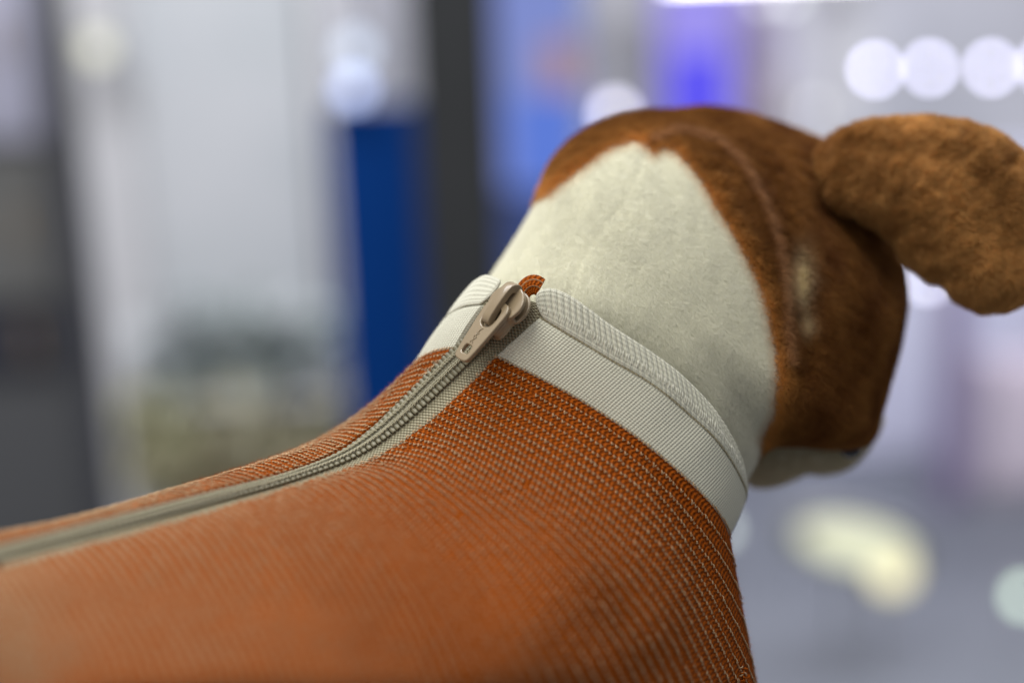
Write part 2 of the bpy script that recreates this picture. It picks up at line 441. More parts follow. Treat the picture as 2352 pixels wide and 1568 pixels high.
# rolled hem: a fat fold between seam and top edge, running on over the edge and down inside
nrol = 34
ws = P(A1); wt = P(A2)
larc = np.concatenate([[0], np.cumsum(np.linalg.norm(np.diff(ws, axis=0), axis=1))])
lfe = np.minimum(larc, larc[-1] - larc)
cen = ws.mean(0)
outw = unit(((ws + wt) / 2) - cen); axis_d = unit(wt - ws)
axis_mean = unit((wt - ws).mean(0))
tan = unit(np.gradient((ws + wt) / 2, axis=0))
on = unit(np.cross(tan, axis_d)); on *= np.sign((on * outw).sum(1).mean())
wid = np.linalg.norm(wt - ws, axis=1)
phi = np.linspace(-0.12, 1.35, nrol) * PI         # 0 at the seam, pi at the top edge, beyond: inside
endk = np.sqrt(np.clip(1 - np.clip(1 - lfe / (15 * U), 0, 1) ** 2, 0.02, 1))
nzr = fnoise(ws, 120, 2, 21)
hr = (5.5 + 1.8 * nzr) * U
ribs = np.abs(np.sin(PI * (larc / (15.5 * U) + 0.3 * nzr)))
rv = []
for ph in phi:
    x = (0.5 - 0.5 * math.cos(ph)) if ph <= PI else 1.0 + 0.0 * ph - 0.25 * (ph - PI)
    z = math.sin(ph) if ph > 0 else ph * 0.8
    z = np.sign(z) * abs(z) ** 0.5
    amp = max(0, math.sin(min(max(ph, 0), PI))) ** 0.5 * np.where(larc > larc[-1] * 0.75, 0.06, 1.0)
    xx = 0.5 + (x - 0.5) * endk
    p = ws + axis_d * (wid * xx)[:, None] + on * ((hr * z * endk) + (ribs ** 0.7 - 0.5) * 4.4 * U * amp * (0.5 + 0.5 * math.sin(ph * 0.5)))[:, None]
    rv.append(p)
rv = np.array(rv)
ruv = np.stack([np.repeat((larc / (5.2 * U))[None], nrol, 0), np.repeat((np.linspace(0, 1, nrol) * 14)[:, None], 2200, 1)], -1)
roll = mesh_obj('collar_hem', rv, grid_faces(nrol, 2200, False), M['roll'], garment, uv=ruv.reshape(-1, 2))

# shiny overlock threads along the hem and the tan seam stitches in the groove
def along(ring_w, L, x):
    return np.stack([np.interp(x, L, ring_w[:, j]) for j in range(3)], -1)
xs = np.arange(14 * U, larc[-1] * 0.62, 6.9 * U); xs = xs + rng.normal(0, 0.8 * U, len(xs))
b0, ax, oo = along(ws, larc, xs), along(axis_d, larc, xs), along(on, larc, xs)
tt = unit(along(ws, larc, xs + 3 * U) - along(ws, larc, xs - 3 * U)); wd = np.interp(xs, larc, wid)
jj = rng.uniform(-0.05, 0.05, len(xs))
def rollpt(fr, dx, lift):
    ph = np.arccos(np.clip(1 - 2 * fr, -1, 1))
    return b0 + ax * (wd * fr)[:, None] + tt * (dx * U)[:, None] + oo * ((5.5 * np.sin(ph) ** 0.5 + lift) * U)[:, None]
o1 = np.ones(len(xs))
sl = rng.normal(0, 1.2, len(xs))
pth = np.stack([rollpt(0.20 + jj, -3 * o1 + sl, 0.6), rollpt(0.27 + jj, -1 * o1, 2.2), rollpt(0.36 + jj, 2 * o1, 2.6), rollpt(0.44 + jj, 4.5 * o1 + sl, 0.8)], 1)
v, f = tubes(pth, 0.95 * U, 4, oo)
mesh_obj('overlock_thread', v, f, M['gloss_thread'], garment, kind='stuff')
xs = np.arange(6 * U, larc[-1] * 0.62, 11.0 * U)
b0, ax, oo = along(ws, larc, xs), along(axis_d, larc, xs), along(on, larc, xs)
tt = unit(along(ws, larc, xs + 3 * U) - along(ws, larc, xs - 3 * U))
pth = np.stack([b0 + tt * (a * U) + oo * (hh * U) - ax * (c * U) for a, hh, c in ((-4.6, -0.5, 1.5), (-2, 2.4, 2), (2, 2.6, 2.6), (4.6, -0.5, 3))], 1)
v, f = tubes(pth, 1.1 * U, 4, oo)
mesh_obj('seam_stitch', v, f, M['seam_thread'], garment, kind='stuff')

# ------------------------------------------------------------------ zip
# right and left cloth edges of the zip opening: body part from the rings, collar part from band and hem
zs = np.concatenate([np.linspace(67, 12, 500), np.linspace(12, 0, 200)[1:]])
zr = surf_rings(zs)
zr_r, zr_l = zr[:, 0], zr[:, -1]
up_r = np.array([blend(A0[0], A1[0], t) for t in np.linspace(0, 1, 80)[1:]])
up_l = np.array([blend(A0[-1], A1[-1], t) for t in np.linspace(0, 1, 80)[1:]])
up_r = np.concatenate([up_r, [blend(A1[0], A2[0], t) for t in np.linspace(0, .7, 20)[1:]]]); up_l = np.concatenate([up_l, [blend(A1[-1], A2[-1], t) for t in np.linspace(0, .7, 20)[1:]]])
ZR = P(np.concatenate([zr_r, up_r])); ZL = P(np.concatenate([zr_l, up_l]))
mid = (ZR + ZL) / 2
zlen = np.concatenate([[0], np.cumsum(np.linalg.norm(np.diff(mid, axis=0), axis=1))])
NZ = 900
zx = np.linspace(0, zlen[-1], NZ)
ZR = np.stack([np.interp(zx, zlen, ZR[:, j]) for j in range(3)], -1); ZL = np.stack([np.interp(zx, zlen, ZL[:, j]) for j in range(3)], -1)
def smooth(a, k):
    ker = np.hanning(k); ker /= ker.sum(); pad = np.pad(a, ((k // 2, k // 2), (0, 0)), 'edge')
    return np.stack([np.convolve(pad[:, j], ker, 'valid') for j in range(3)], -1)
ZR = smooth(ZR, 61); ZL = smooth(ZL, 61)
zmid = (ZR + ZL) / 2
zt = unit(smooth(np.gradient(zmid, axis=0), 41))
za = unit(ZL - ZR); za = unit(za - zt * (za * zt).sum(1, keepdims=True))
zn = unit(np.cross(zt, za)); 
if (zn @ CM[:3, 2]).mean() < 0: zn = -zn
zw = np.linalg.norm(ZL - ZR, axis=1)
zl = np.linspace(0, zlen[-1], NZ)
COIL = 0.60                                       # where the coil sits across the opening
def zpt(i_or_x, w, up):
    """point on the zip: x metres along, w 0 right edge .. 1 left edge, up metres above the tape"""
    x = np.asarray(i_or_x)
    g = lambda A: np.stack([np.interp(x, zl, A[:, j]) for j in range(3)], -1)
    return g(ZR) + g(za) * (np.interp(x, zl, zw) * w)[:, None] + g(zn) * np.broadcast_to(up, x.shape)[:, None]
def tape(name, w0, w1, parent):
    nc = 24; rows = []
    for w in np.linspace(w0, w1, nc):
        rows.append(zpt(zl, np.full(NZ, w), np.full(NZ, (-4 - 70 * max(0, w - 0.93) - 60 * max(0, -0.02 - w)) * U)))
    g = np.array(rows)
    uv = np.stack([np.repeat((np.linspace(w0, w1, nc) * 75 / 8.5)[:, None], NZ, 1), np.repeat((zl / (8.5 * U))[None], nc, 0)], -1)
    o = mesh_obj(name, g, grid_faces(nc, NZ), M['tape'], parent, uv=uv.reshape(-1, 2))
    md = o.modifiers.new('thickness', 'SOLIDIFY'); md.thickness = 4 * U; md.offset = -1 if (np.cross(g[1,0]-g[0,0], g[0,1]-g[0,0]) @ zn[0]) > 0 else 1
    md.offset = 0
    return o
zip_root = empty('zip', tuple(-root_off(garment) * 0), )
zip_root.parent = garment
tape('zip_tape', -0.14, COIL - 0.02, zip_root)
tape('zip_tape', COIL + 0.02, 1.06, zip_root)

# teeth: two interlocking rows, each tooth a loop of nylon
def tooth_mesh():
    me = bpy.data.meshes.new('tooth')
    ns, nr_ = 10, 8
    vs, fs = [], []
    for i in range(ns + 1):
        th = i / ns * PI
        x = -math.cos(th); r = max(math.sin(th), 0.02) ** 0.32
        for j in range(nr_):
            a = j / nr_ * 2 * PI
            vs.append((x * 1.0, r * math.cos(a), r * math.sin(a) + 0.25 * x * x))
    for i in range(ns):
        for j in range(nr_):
            fs.append((i * nr_ + j, i * nr_ + (j + 1) % nr_, (i + 1) * nr_ + (j + 1) % nr_, (i + 1) * nr_ + j))
    me.from_pydata([Vector(v_) for v_ in vs], [], fs); me.update()
    me.polygons.foreach_set('use_smooth', [True] * len(me.polygons))
    me.materials.append(M['coil']); return me
TM = tooth_mesh()
TP = 12.4 * U
x_slider = zlen[-1] - 98 * U
tx = np.arange(zlen[-1] * 0.0, x_slider, TP)
tx = tx[-148:]
goff = Vector(root_off(zip_root))
for side in (0, 1):
    xx = tx + (TP / 2 if side else 0)
    zwv = np.interp(xx, zl, zw)
    wc = COIL + (-0.12 if side == 0 else 0.12)
    pc = zpt(xx, np.full(len(xx), wc), np.full(len(xx), 1.5 * U))
    g = lambda A: unit(np.stack([np.interp(xx, zl, A[:, j]) for j in range(3)], -1))
    T_, A_, N_ = g(zt), g(za), g(zn)
    for k in range(len(xx)):
        o = bpy.data.objects.new('tooth', TM); C.objects.link(o); o.parent = zip_root
        jit = random.uniform(-0.06, 0.06)
        a = A_[k] + T_[k] * jit; t = T_[k] - A_[k] * jit
        hw = max(zwv[k] * 0.165, 9 * U)
        mx = Matrix([[a[i] * hw, t[i] * 7.0 * U, N_[k][i] * 5.2 * U, pc[k][i]] for i in range(3)] + [[0, 0, 0, 1]])
        o.matrix_local = Matrix.Translation(-goff) @ mx
core = np.array([zpt(zl, np.full(NZ, COIL + w_), np.full(NZ, u_ * U)) for w_, u_ in ((-0.2, -6), (-0.17, 1.5), (-0.08, 3.5), (0.08, 3.5), (0.17, 1.5), (0.2, -6))])
mesh_obj('coil_core', core, grid_faces(6, NZ), M['coil'], zip_root)
# chain stitches that hold the coil
chp, chn = [], []
for w in (COIL - 0.105, COIL - 0.065, COIL + 0.085, COIL + 0.125):
    cx = np.arange(tx[0], x_slider + 8 * U, 8.2 * U); n_ = len(cx)
    sgn = np.where(np.arange(n_) % 2 == 0, 1, -1)
    pts_ = []
    for q, (dx, dw, up) in enumerate(((-5, -0.022, 7.0), (-1.5, 0.0, 10.4), (2, 0.008, 10.4), (5, 0.022, 7.0))):
        pts_.append(zpt(cx + dx * U, w + dw * (1 if w < COIL else -1) + rng.normal(0, 0.006, n_), up * U + rng.normal(0, 0.3 * U, n_)))
    chp.append(np.stack(pts_, 1)); chn.append(np.stack([np.interp(cx, zl, zn[:, j]) for j in range(3)], -1))
v, f = tubes(np.concatenate(chp), 1.45 * U, 5, np.concatenate(chn))
mesh_obj('chain_stitch', v, f, M['chain'], zip_root, kind='stuff')

# ------------------------------------------------------------------ slider with pull tab
ex = cdir(0.575, 0.815, -0.10)
ez = np.array(cdir(-0.62, 0.40, 0.67)); ez = unit(ez - ex * (ez @ ex))
ey = np.cross(ez, ex)                # points away to the left of the zip
SO = P([1160, 716, -2])
SL = Matrix([[ex[i] * U, ey[i] * U, ez[i] * U, SO[i]] for i in range(3)] + [[0, 0, 0, 1]])

def curve_mesh(name, splines, z0, z1, bevel, mat, parent, xf=SL, res=2, tilt=None):
    cu = bpy.data.curves.new(name, 'CURVE'); cu.dimensions = '2D'; cu.fill_mode = 'BOTH'
    cu.extrude = (z1 - z0) / 2 - bevel; cu.bevel_depth = bevel; cu.bevel_resolution = res; cu.resolution_u = 10
    for pts in splines:
        sp = cu.splines.new('BEZIER'); sp.bezier_points.add(len(pts) - 1); sp.use_cyclic_u = True
        n = len(pts)
        for i, p in enumerate(pts):
            bpnt = sp.bezier_points[i]; r = p[2] if len(p) > 2 else 0.3
            prev, nxt = np.array(pts[i - 1][:2]), np.array(pts[(i + 1) % n][:2]); c = np.array(p[:2])
            t = unit(nxt - prev); bpnt.co = (*c, 0); bpnt.handle_left_type = bpnt.handle_right_type = 'FREE'
            bpnt.handle_left = (*(c - t * r * np.linalg.norm(c - prev)), 0); bpnt.handle_right = (*(c + t * r * np.linalg.norm(nxt - c)), 0)
    tmp = bpy.data.objects.new('tmp', cu); C.objects.link(tmp)
    me = bpy.data.meshes.new_from_object(tmp.evaluated_get(bpy.context.evaluated_depsgraph_get()))
    bpy.data.objects.remove(tmp); bpy.data.curves.remove(cu)
    me.name = name
    loc = Matrix.Translation((0, 0, (z0 + z1) / 2))
    m4 = Matrix.Translation(-Vector(root_off(parent))) @ xf @ (tilt or Matrix()) @ loc
    me.transform(m4); me.update()
    me.materials.clear(); me.materials.append(mat)
    for p in me.polygons: p.use_smooth = True
    try: me.set_sharp_from_angle(angle=math.radians(50))
    except Exception: pass
    o = bpy.data.objects.new(name, me); C.objects.link(o); o.parent = parent
    return o

plate = [(-60, -25, .2), (-60, 25, .2), (-34, 34, .3), (-16, 35, .3), (-4, 46, .3), (20, 53, .33), (44, 42, .33), (58, 16, .3), (58, -16, .3), (44, -42, .33), (20, -53, .33), (-4, -46, .3), (-16, -35, .3), (-34, -34, .3)]
slider = empty('zip_slider', (0, 0, 0)); slider.parent = zip_root
slider.location = Vector(SO) - goff
curve_mesh('slider_plate', [plate], 7, 17, 3.2, M['enamel'], slider)
curve_mesh('slider_plate', [plate], -14, -6, 3, M['enamel'], slider)
# flanges that wrap the teeth, on both sides of the tail
for sg in (1, -1):
    curve_mesh('slider_flange', [[(-58, sg * 18, .25), (-58, sg * 27, .25), (-20, sg * 36, .3), (-6, sg * 42, .3), (-14, sg * 28, .3)]], -8, 12, 2.5, M['enamel'], slider)
# bridge: an arch from nose to tail, drawn in its side view and extruded across
side = Matrix(((1, 0, 0, 0), (0, 0, 1, 0), (0, 1, 0, 0), (0, 0, 0, 1)))
curve_mesh('slider_bridge', [[(62, 8, .15), (64, 22, .3), (52, 36, .3), (20, 40, .3), (-30, 38, .3), (-44, 33, .3), (-46, 22, .3), (-40, 14, .2), (-30, 24, .3), (20, 28, .3), (44, 25, .3), (48, 8, .15)]], -14, 14, 2.6, M['enamel'], slider, tilt=side)
# pull tab, hinged at the tail of the bridge and lying down over the zip
hinge = Matrix.Translation((0, 0, 22)) @ Matrix.Rotation(math.radians(1.5), 4, 'Y')
tab_out = [(8, -26, .28), (8, 26, .28), (-6, 37, .3), (-40, 36, .3), (-134, 24, .25), (-146, 17, .3), (-146, -17, .3), (-134, -24, .25), (-40, -36, .3), (-6, -37, .3)]
slot = [(-2, -15, .3), (-2, 15, .3), (-12, 24, .3), (-42, 24, .35), (-58, 12, .4), (-58, -12, .4), (-42, -24, .35), (-12, -24, .3)]
small = [(-110, -13, .2), (-110, 13, .2), (-133, 13, .2), (-133, -13, .2)]
curve_mesh('pull_tab', [tab_out, slot, small], -5.5, 5.5, 3.0, M['enamel'], slider, tilt=hinge, res=3)
def letters(txt, size, x, parent):
    cu = bpy.data.curves.new('lettering', 'FONT'); cu.body = txt; cu.size = size; cu.align_x = 'CENTER'; cu.align_y = 'CENTER'
    cu.extrude = 0.9; cu.bevel_depth = 0.35; cu.bevel_resolution = 1; cu.offset = 0.1; cu.resolution_u = 3
    tmp = bpy.data.objects.new('tmp', cu); C.objects.link(tmp)
    me = bpy.data.meshes.new_from_object(tmp.evaluated_get(bpy.context.evaluated_depsgraph_get()))
    bpy.data.objects.remove(tmp)
    me.transform(Matrix.Translation(-Vector(root_off(parent))) @ SL @ hinge @ Matrix.Translation((x, 0, 6.0)) @ Matrix.Rotation(-PI / 2, 4, 'Z'))
    me.materials.clear(); me.materials.append(M['enamel'])
    o = bpy.data.objects.new('embossed_letter', me); C.objects.link(o); o.parent = parent
for ch, x in (('Y', -70), ('K', -84), ('K', -98)): letters(ch, 18, x, slider)

# ------------------------------------------------------------------ orange tongue behind the slider
gu = np.linspace(0, 1, 40); gv = np.linspace(0, 1, 24)
tg = np.zeros((24, 40, 3))
for i, b in enumerate(gv):
    for j, a in enumerate(gu):
        ang = math.radians(205 - 150 * a)
        rad = 50 * (0.25 + 0.75 * b)
        tg[i, j] = (1226 + math.cos(ang) * rad * 0.86, 690 - math.sin(ang) * rad * 1.12, 14 + 22 * b * b)
tw = P(tg)
tongue = mesh_obj('zip_tongue', tw, grid_faces(24, 40), M['orange'], garment, uv=np.stack(np.meshgrid(gu * 9, gv * 3), -1).reshape(-1, 2))
md = tongue.modifiers.new('thickness', 'SOLIDIFY'); md.thickness = 9 * U; md.offset = 0
pth = []
for b in (0.50, 0.84):
    i = int(b * 23)
    base = tg[i].copy(); base[:, 2] -= 6
    w_ = P(base)
    for j in range(0, 39):
        pth.append([w_[j], (w_[j] + w_[j + 1]) / 2 - CM[:3, 1] * 0.8 * U, w_[j + 1]])
v, f = tubes(np.array(pth), 1.7 * U, 5)
mesh_obj('ecru_stitch', v, f, M['stitch'], tongue, kind='stuff')

# ------------------------------------------------------------------ loose fibres on the knit
vis = s_all < 60
def sample_grid(w, n, count, r, wmask=None):
    a = r.uniform(0, w.shape[0] - 1.001, count); b = r.uniform(0, w.shape[1] - 1.001, count)
    i = a.astype(int); j = b.astype(int); fa = (a - i)[:, None]; fb = (b - j)[:, None]
    g = lambda A: A[i, j] * (1 - fa) * (1 - fb) + A[i + 1, j] * fa * (1 - fb) + A[i, j + 1] * (1 - fa) * fb + A[i + 1, j + 1] * fa * fb
    return g(w), unit(g(n)), a, b
p, n, a, b = sample_grid(wp[:40 * ROWS] + nrm[:40 * ROWS] * 3 * U, nrm[:40 * ROWS], 60000, rng)
keep = (n @ CM[:3, 2]) > -0.45
p, n = p[keep], n[keep]
fur_obj('yarn_fuzz', p, n, rng.normal(size=p.shape) * 0.8, 13 * U, 0.22 * U, np.tile([0.52, 0.155, 0.03], (len(p), 1)) * rng.uniform(0.7, 1.3, (len(p), 1)), garment, lean=0.5, curl=0.8, seed=31)
p, n, a, b = sample_grid(bw, bn, 26000, rng); keep = (n @ CM[:3, 2]) > -0.45; p, n = p[keep], n[keep]
fur_obj('collar_fuzz', p, n, rng.normal(size=p.shape) * 0.8, 8 * U, 0.2 * U, np.tile([0.8, 0.79, 0.72], (len(p), 1)), garment, lean=0.5, curl=0.8, seed=32)

# a seam with curled yarn ends low on the chest
for col, cnt, nm in ((M['orange'], 26, 'orange_yarn_end'), (M['stitch'], 8, 'ecru_yarn_end')):
    lp = []
    for _ in range(cnt):
        x0, y0 = rng.uniform(1684, 1716), rng.uniform(1526, 1600); z0 = -8 + (x0 - 1684) * 0.9; a0 = rng.uniform(0, 6.28); rr_ = rng.uniform(5, 10)
        lp.append(P([(x0 + rr_ * math.cos(a0 + q), y0 + rr_ * 0.7 * math.sin(a0 + q), z0 - 7 * math.sin(q * 0.8)) for q in np.linspace(0, 3.9, 7)]))
    v, f = tubes(np.array(lp), 1.9 * U, 5)
    mesh_obj(nm, v, f, col, garment, uv=np.zeros((len(v), 2)), kind='stuff')

# ================================================================== THE PLUSH DOG
dog = empty('plush_dog', P([1600, 1900, 350]), label='plush toy dog with cream neck, brown head and floppy brown ear, seen from behind', cat='plush toy')

def star(outline, c, n):
    """radius by angle of a closed outline about c"""
    o = np.array(outline, float)[:, :2] - np.array(c[:2]); ang = np.arctan2(o[:, 1], o[:, 0]); r = np.hypot(o[:, 0], o[:, 1])
    k = np.argsort(ang); ang, r = ang[k], r[k]
    A = np.concatenate([ang[-3:] - 2 * PI, ang, ang[:3] + 2 * PI]); Rr = np.concatenate([r[-3:], r, r[:3]])
    th = np.linspace(-PI, PI, n, endpoint=False)
    return th, cr(A, Rr, th)

def blob(outline, c, rz_near, rz_far, nth, nph, tilt=(0, 0), pw=1.0, disp=None):
    """closed body whose outline on the sheet is given; returns sheet grid (nph, nth, 3)"""
    th, rr = star(outline, c, nth)
    ph = np.linspace(-PI / 2, PI / 2, nph)
    TH, PH = np.meshgrid(th, ph); RR = np.repeat(rr[None], nph, 0)
    cp = np.sign(np.cos(PH)) * np.abs(np.cos(PH)) ** pw
    x = c[0] + np.cos(TH) * RR * cp; y = c[1] + np.sin(TH) * RR * cp
    sp = np.sin(PH)
    z = c[2] + np.where(sp < 0, rz_near, rz_far) * np.sign(sp) * np.abs(sp) ** 1.0 + tilt[0] * (x - c[0]) + tilt[1] * (y - c[1])
    g = np.stack([x, y, z], -1)
    if disp is not None: g[..., 2] += disp(x, y) * np.clip(-sp * 1.6, 0, 1)
    return np.concatenate([g, g[:, :1]], 1)

def seg_dist(x, y, pts):
    best = np.full(np.shape(x), 1e9); side_ = np.zeros(np.shape(x))
    for (x0, y0), (x1, y1) in zip(pts[:-1], pts[1:]):
        dx, dy = x1 - x0, y1 - y0; L2 = dx * dx + dy * dy
        t = np.clip(((x - x0) * dx + (y - y0) * dy) / L2, 0, 1)
        d = np.hypot(x - x0 - t * dx, y - y0 - t * dy)
        s_ = np.sign((x - x0) * dy - (y - y0) * dx)
        m = d < best; best = np.where(m, d, best); side_ = np.where(m, s_, side_)
    return best, side_

CREAM = [(1040,640),(1100,560),(1200,482),(1262,440),(1310,402),(1400,336),(1450,322),(1482,330),(1500,352),(1520,334),(1560,352),(1610,410),(1650,480),(1700,560),(1740,640),(1765,720),(1782,800),(1788,880),(1782,950),(1752,1005),(1745,1060),(1745,1200),(1500,1300),(1100,1200),(950,800)]
def inside(x, y, poly):
    c = np.zeros(np.shape(x), bool); n = len(poly)
    for i in range(n):
        x0, y0 = poly[i]; x1, y1 = poly[(i + 1) % n]
        k = ((y0 > y) != (y1 > y)) & (x < (x1 - x0) * (y - y0) / (y1 - y0 + 1e-9) + x0)
        c ^= k
    return c
RIDGE = [(1500,318),(1560,300),(1640,318),(1700,372),(1745,450),(1780,540),(1800,640),(1806,740),(1815,830)]
SEAM = [(1480,350),(1455,420),(1425,475),(1370,540),(1335,600),(1300,690),(1290,760)]
BOUND = CREAM[3:20]
def head_disp(x, y):
    d, s_ = seg_dist(x, y, RIDGE)
    out = -10 * np.exp(-(d / 13) ** 2) + 12 * np.exp(-((d - 34 * (s_ > 0)) / 22) ** 2) * (s_ > 0)
    d2, _ = seg_dist(x, y, SEAM); out = out + 2.5 * np.exp(-(d2 / 10) ** 2)
    db, _ = seg_dist(x, y, BOUND); ins = inside(x, y, CREAM)
    out = out - np.where(ins, 0, 16 * (1 - np.exp(-(db / 16) ** 2)))
    # hollow beside the ear root and the dent with the pale spot
    de, _ = seg_dist(x, y, [(1925,470),(1990,540),(2050,640)]); out = out + 95 * np.exp(-(de / 52) ** 2)
    out = out + 16 * np.exp(-((x - 1845) / 22) ** 2 - ((y - 650) / 75) ** 2) - 10 * np.exp(-((x - 1900) / 40) ** 2 - ((y - 700) / 120) ** 2)
    return out
HEAD = [(1120,650),(1165,580),(1240,448),(1275,370),(1330,315),(1400,280),(1480,261),(1545,260),(1620,252),(1690,262),(1760,280),(1830,305),(1895,335),(1960,400),(2020,490),(2058,580),(2074,660),(2062,770),(2036,870),(2012,950),(1985,1010),(1930,1018),
        (1840,1012),(1760,1020),(1722,1075),(1700,1110),(1600,1110),(1450,1080),(1250,960),(1130,840),(1085,740)]
HC = (1540, 690, 370)
hg = blob(HEAD, HC, 310, 340, 420, 240, tilt=(0.17, -0.28), pw=0.9, disp=head_disp)
# let the cream neck slip inside the collar instead of showing through the band
wt_near = np.array([(1120,632,88),(1158,646,46)] + Wtop[:10], float)
def wt_line(x, y):
    best = np.full(x.shape, 1e9); zz_ = np.zeros(x.shape); sd = np.zeros(x.shape)
    for a_, b_ in zip(wt_near[:-1], wt_near[1:]):
        d_ = b_ - a_; t = np.clip(((x - a_[0]) * d_[0] + (y - a_[1]) * d_[1]) / (d_[0]**2 + d_[1]**2), 0, 1)
        q_ = np.hypot(x - a_[0] - t * d_[0], y - a_[1] - t * d_[1]); m_ = q_ < best
        best = np.where(m_, q_, best); zz_ = np.where(m_, a_[2] + t * d_[2], zz_); sd = np.where(m_, np.sign((x - a_[0]) * d_[1] - (y - a_[1]) * d_[0]), sd)
    return best * sd, zz_          # positive above the collar edge
dd_, zc_ = wt_line(hg[..., 0], hg[..., 1])
need = zc_ + 26 + np.where(dd_ > 0, -0.45 * dd_, -1.1 * dd_)
frontal = np.clip((600 - hg[..., 2]) / 300, 0, 1)
k_ = 18.0
soft = np.logaddexp(hg[..., 2] / k_, need / k_) * k_
hg[..., 2] = np.where(dd_ < 260, hg[..., 2] + (soft - hg[..., 2]) * frontal, hg[..., 2])
hw = P(hg)
hn, hf = normals_of(hw, P(np.array(HC))); hn = fix_poles(hn)
nearmask = np.repeat((np.linspace(-PI / 2, PI / 2, 240) < 0.5)[:, None], 421, 1)
cm = inside(hg[..., 0], hg[..., 1], CREAM)
fq = grid_faces(240, 421, hf < 0)
fc = cm.reshape(-1)[fq].all(1)
head = mesh_obj('head', hw, fq[~fc], M['brown_cloth'], dog)
mesh_obj('neck', hw, fq[fc], M['cream_cloth'], dog)

def strands(gsheet, w, n, count, r, front=-0.35):
    """area weighted roots on a grid surface"""
    du = np.linalg.norm(np.cross(w[1:, :-1] - w[:-1, :-1], w[:-1, 1:] - w[:-1, :-1]), axis=2) + np.linalg.norm(np.cross(w[1:, :-1] - w[1:, 1:], w[:-1, 1:] - w[1:, 1:]), axis=2)
    nf = (n[:-1, :-1] @ CM[:3, 2]) > front
    pr = (du * nf).ravel(); pr /= pr.sum()
    k = r.choice(len(pr), count, p=pr); i, j = np.divmod(k, w.shape[1] - 1)
    fa, fb = r.uniform(0, 1, (count, 1)), r.uniform(0, 1, (count, 1))
    g = lambda A: A[i, j] * (1 - fa) * (1 - fb) + A[i + 1, j] * fa * (1 - fb) + A[i, j + 1] * (1 - fa) * fb + A[i + 1, j + 1] * fa * fb
    return g(w), unit(g(n)), g(gsheet)

p, n, sp_ = strands(hg, hw, hn, 560000, rng)
ic = inside(sp_[:, 0] + rng.normal(0, 6, len(p)), sp_[:, 1] + rng.normal(0, 6, len(p)), CREAM)
# drop what would poke through the sweater
under, _ = seg_dist(sp_[:, 0], sp_[:, 1], [(1150,700),(1290,720),(1400,790),(1520,870),(1620,970),(1690,1080)])
belowc = inside(sp_[:, 0], sp_[:, 1], [(1060,720),(1150,690),(1240,700),(1330,740),(1400,790),(1520,862),(1610,945),(1665,1020),(1690,1090),(1690,1300),(900,1300),(900,800)])
nearside = sp_[:, 2] < 520
ok = ~(belowc & nearside)
camx, camy, camz = CM[:3, 0], CM[:3, 1], CM[:3, 2]
q = ok & ic
comb = unit(np.array([camx * 0.3 - camy * 0.9]))[0]
tintc = np.array([0.92, 0.91, 0.81]) * (1 + 0.035 * fnoise(p[q], 90, 3, 41))[:, None] * rng.uniform(0.97, 1.03, (q.sum(), 1))
db, _ = seg_dist(sp_[q][:, 0], sp_[q][:, 1], BOUND)
mixb = np.clip(1 - db / 28, 0, 1)[:, None] * 0.7 * rng.uniform(0, 1, (q.sum(), 1))
tintc = tintc * (1 - mixb) + np.array([0.62, 0.33, 0.11]) * mixb
fur_obj('cream_plush', p[q], n[q], comb, 11 * U, 0.40 * U, tintc, dog, lean=0.95, curl=0.22, seed=42, clump=0.06)
q = ok & ~ic
pb, nb, sb = p[q], n[q], sp_[q]
below = sb[:, 1] > 1012
dr, _ = seg_dist(sb[:, 0], sb[:, 1], RIDGE); db, _ = seg_dist(sb[:, 0], sb[:, 1], BOUND)
base = np.array([0.19, 0.068, 0.015]); gold = np.array([0.74, 0.37, 0.10]); pale = np.array([0.50, 0.27, 0.13])
nz = fnoise(pb, 70, 3, 43)
gk = np.clip(0.30 * np.exp(-(db / 26) ** 2) * 2.4 + 0.16 + 0.18 * nz + 0.35 * np.clip((1330 - sb[:, 0]) / 100, 0, 1), 0, 1)[:, None]  # golden fringe by the cream; left rim tinted golden as if lit
t_ = base * (1 - gk) + gold * gk
rk = (0.75 * np.exp(-(dr / 9) ** 2))[:, None]
t_ = t_ * (1 - rk) + pale * rk
sk = np.clip(1.25 * np.exp(-((sb[:, 0] - 1838) / 24) ** 2 - ((sb[:, 1] - 640) / 58) ** 2) + 0.7 * np.exp(-((sb[:, 0] - 1848) / 18) ** 2 - ((sb[:, 1] - 745) / 26) ** 2), 0, 1)[:, None]
t_ = t_ * (1 - sk) + np.array([0.92, 0.78, 0.50]) * sk
t_ *= rng.uniform(0.8, 1.2, (len(t_), 1))
combb = unit(np.tile(camx * 0.35 - camy * 0.8, (len(pb), 1)))
fur_obj('brown_plush', pb, nb, combb, 19 * U, 0.5 * U, t_, dog, lean=0.6, curl=0.38, seed=44, clump=0.26)

# muzzle, pale and hanging beyond the cheek, and the dark nose tip beside it
mz = blob([(1690,1040),(1760,985),(1860,965),(1960,930),(2008,930),(2022,965),(2000,1010),(1960,1058),(1890,1082),(1800,1102),(1725,1108)], (1850,1035,530), 110, 130, 120, 60)
mw = P(mz); mn, mf = normals_of(mw, P(np.array((1850,1035,530)))); mn = fix_poles(mn)
muzzle = mesh_obj('muzzle', mw, grid_faces(60, 121, mf < 0), M['cream_cloth'], dog)
p, n, sp_ = strands(mz, mw, mn, 30000, rng)
fur_obj('muzzle_plush', p, n, comb, 14 * U, 0.5 * U, np.tile([0.66, 0.60, 0.44], (len(p), 1)) * rng.uniform(0.9, 1.1, (len(p), 1)), muzzle, lean=0.7, seed=46)
ns_ = blob([(1928,1010),(1950,1000),(1974,1012),(1978,1036),(1956,1052),(1932,1040)], (1952,1026,390), 26, 26, 40, 24)
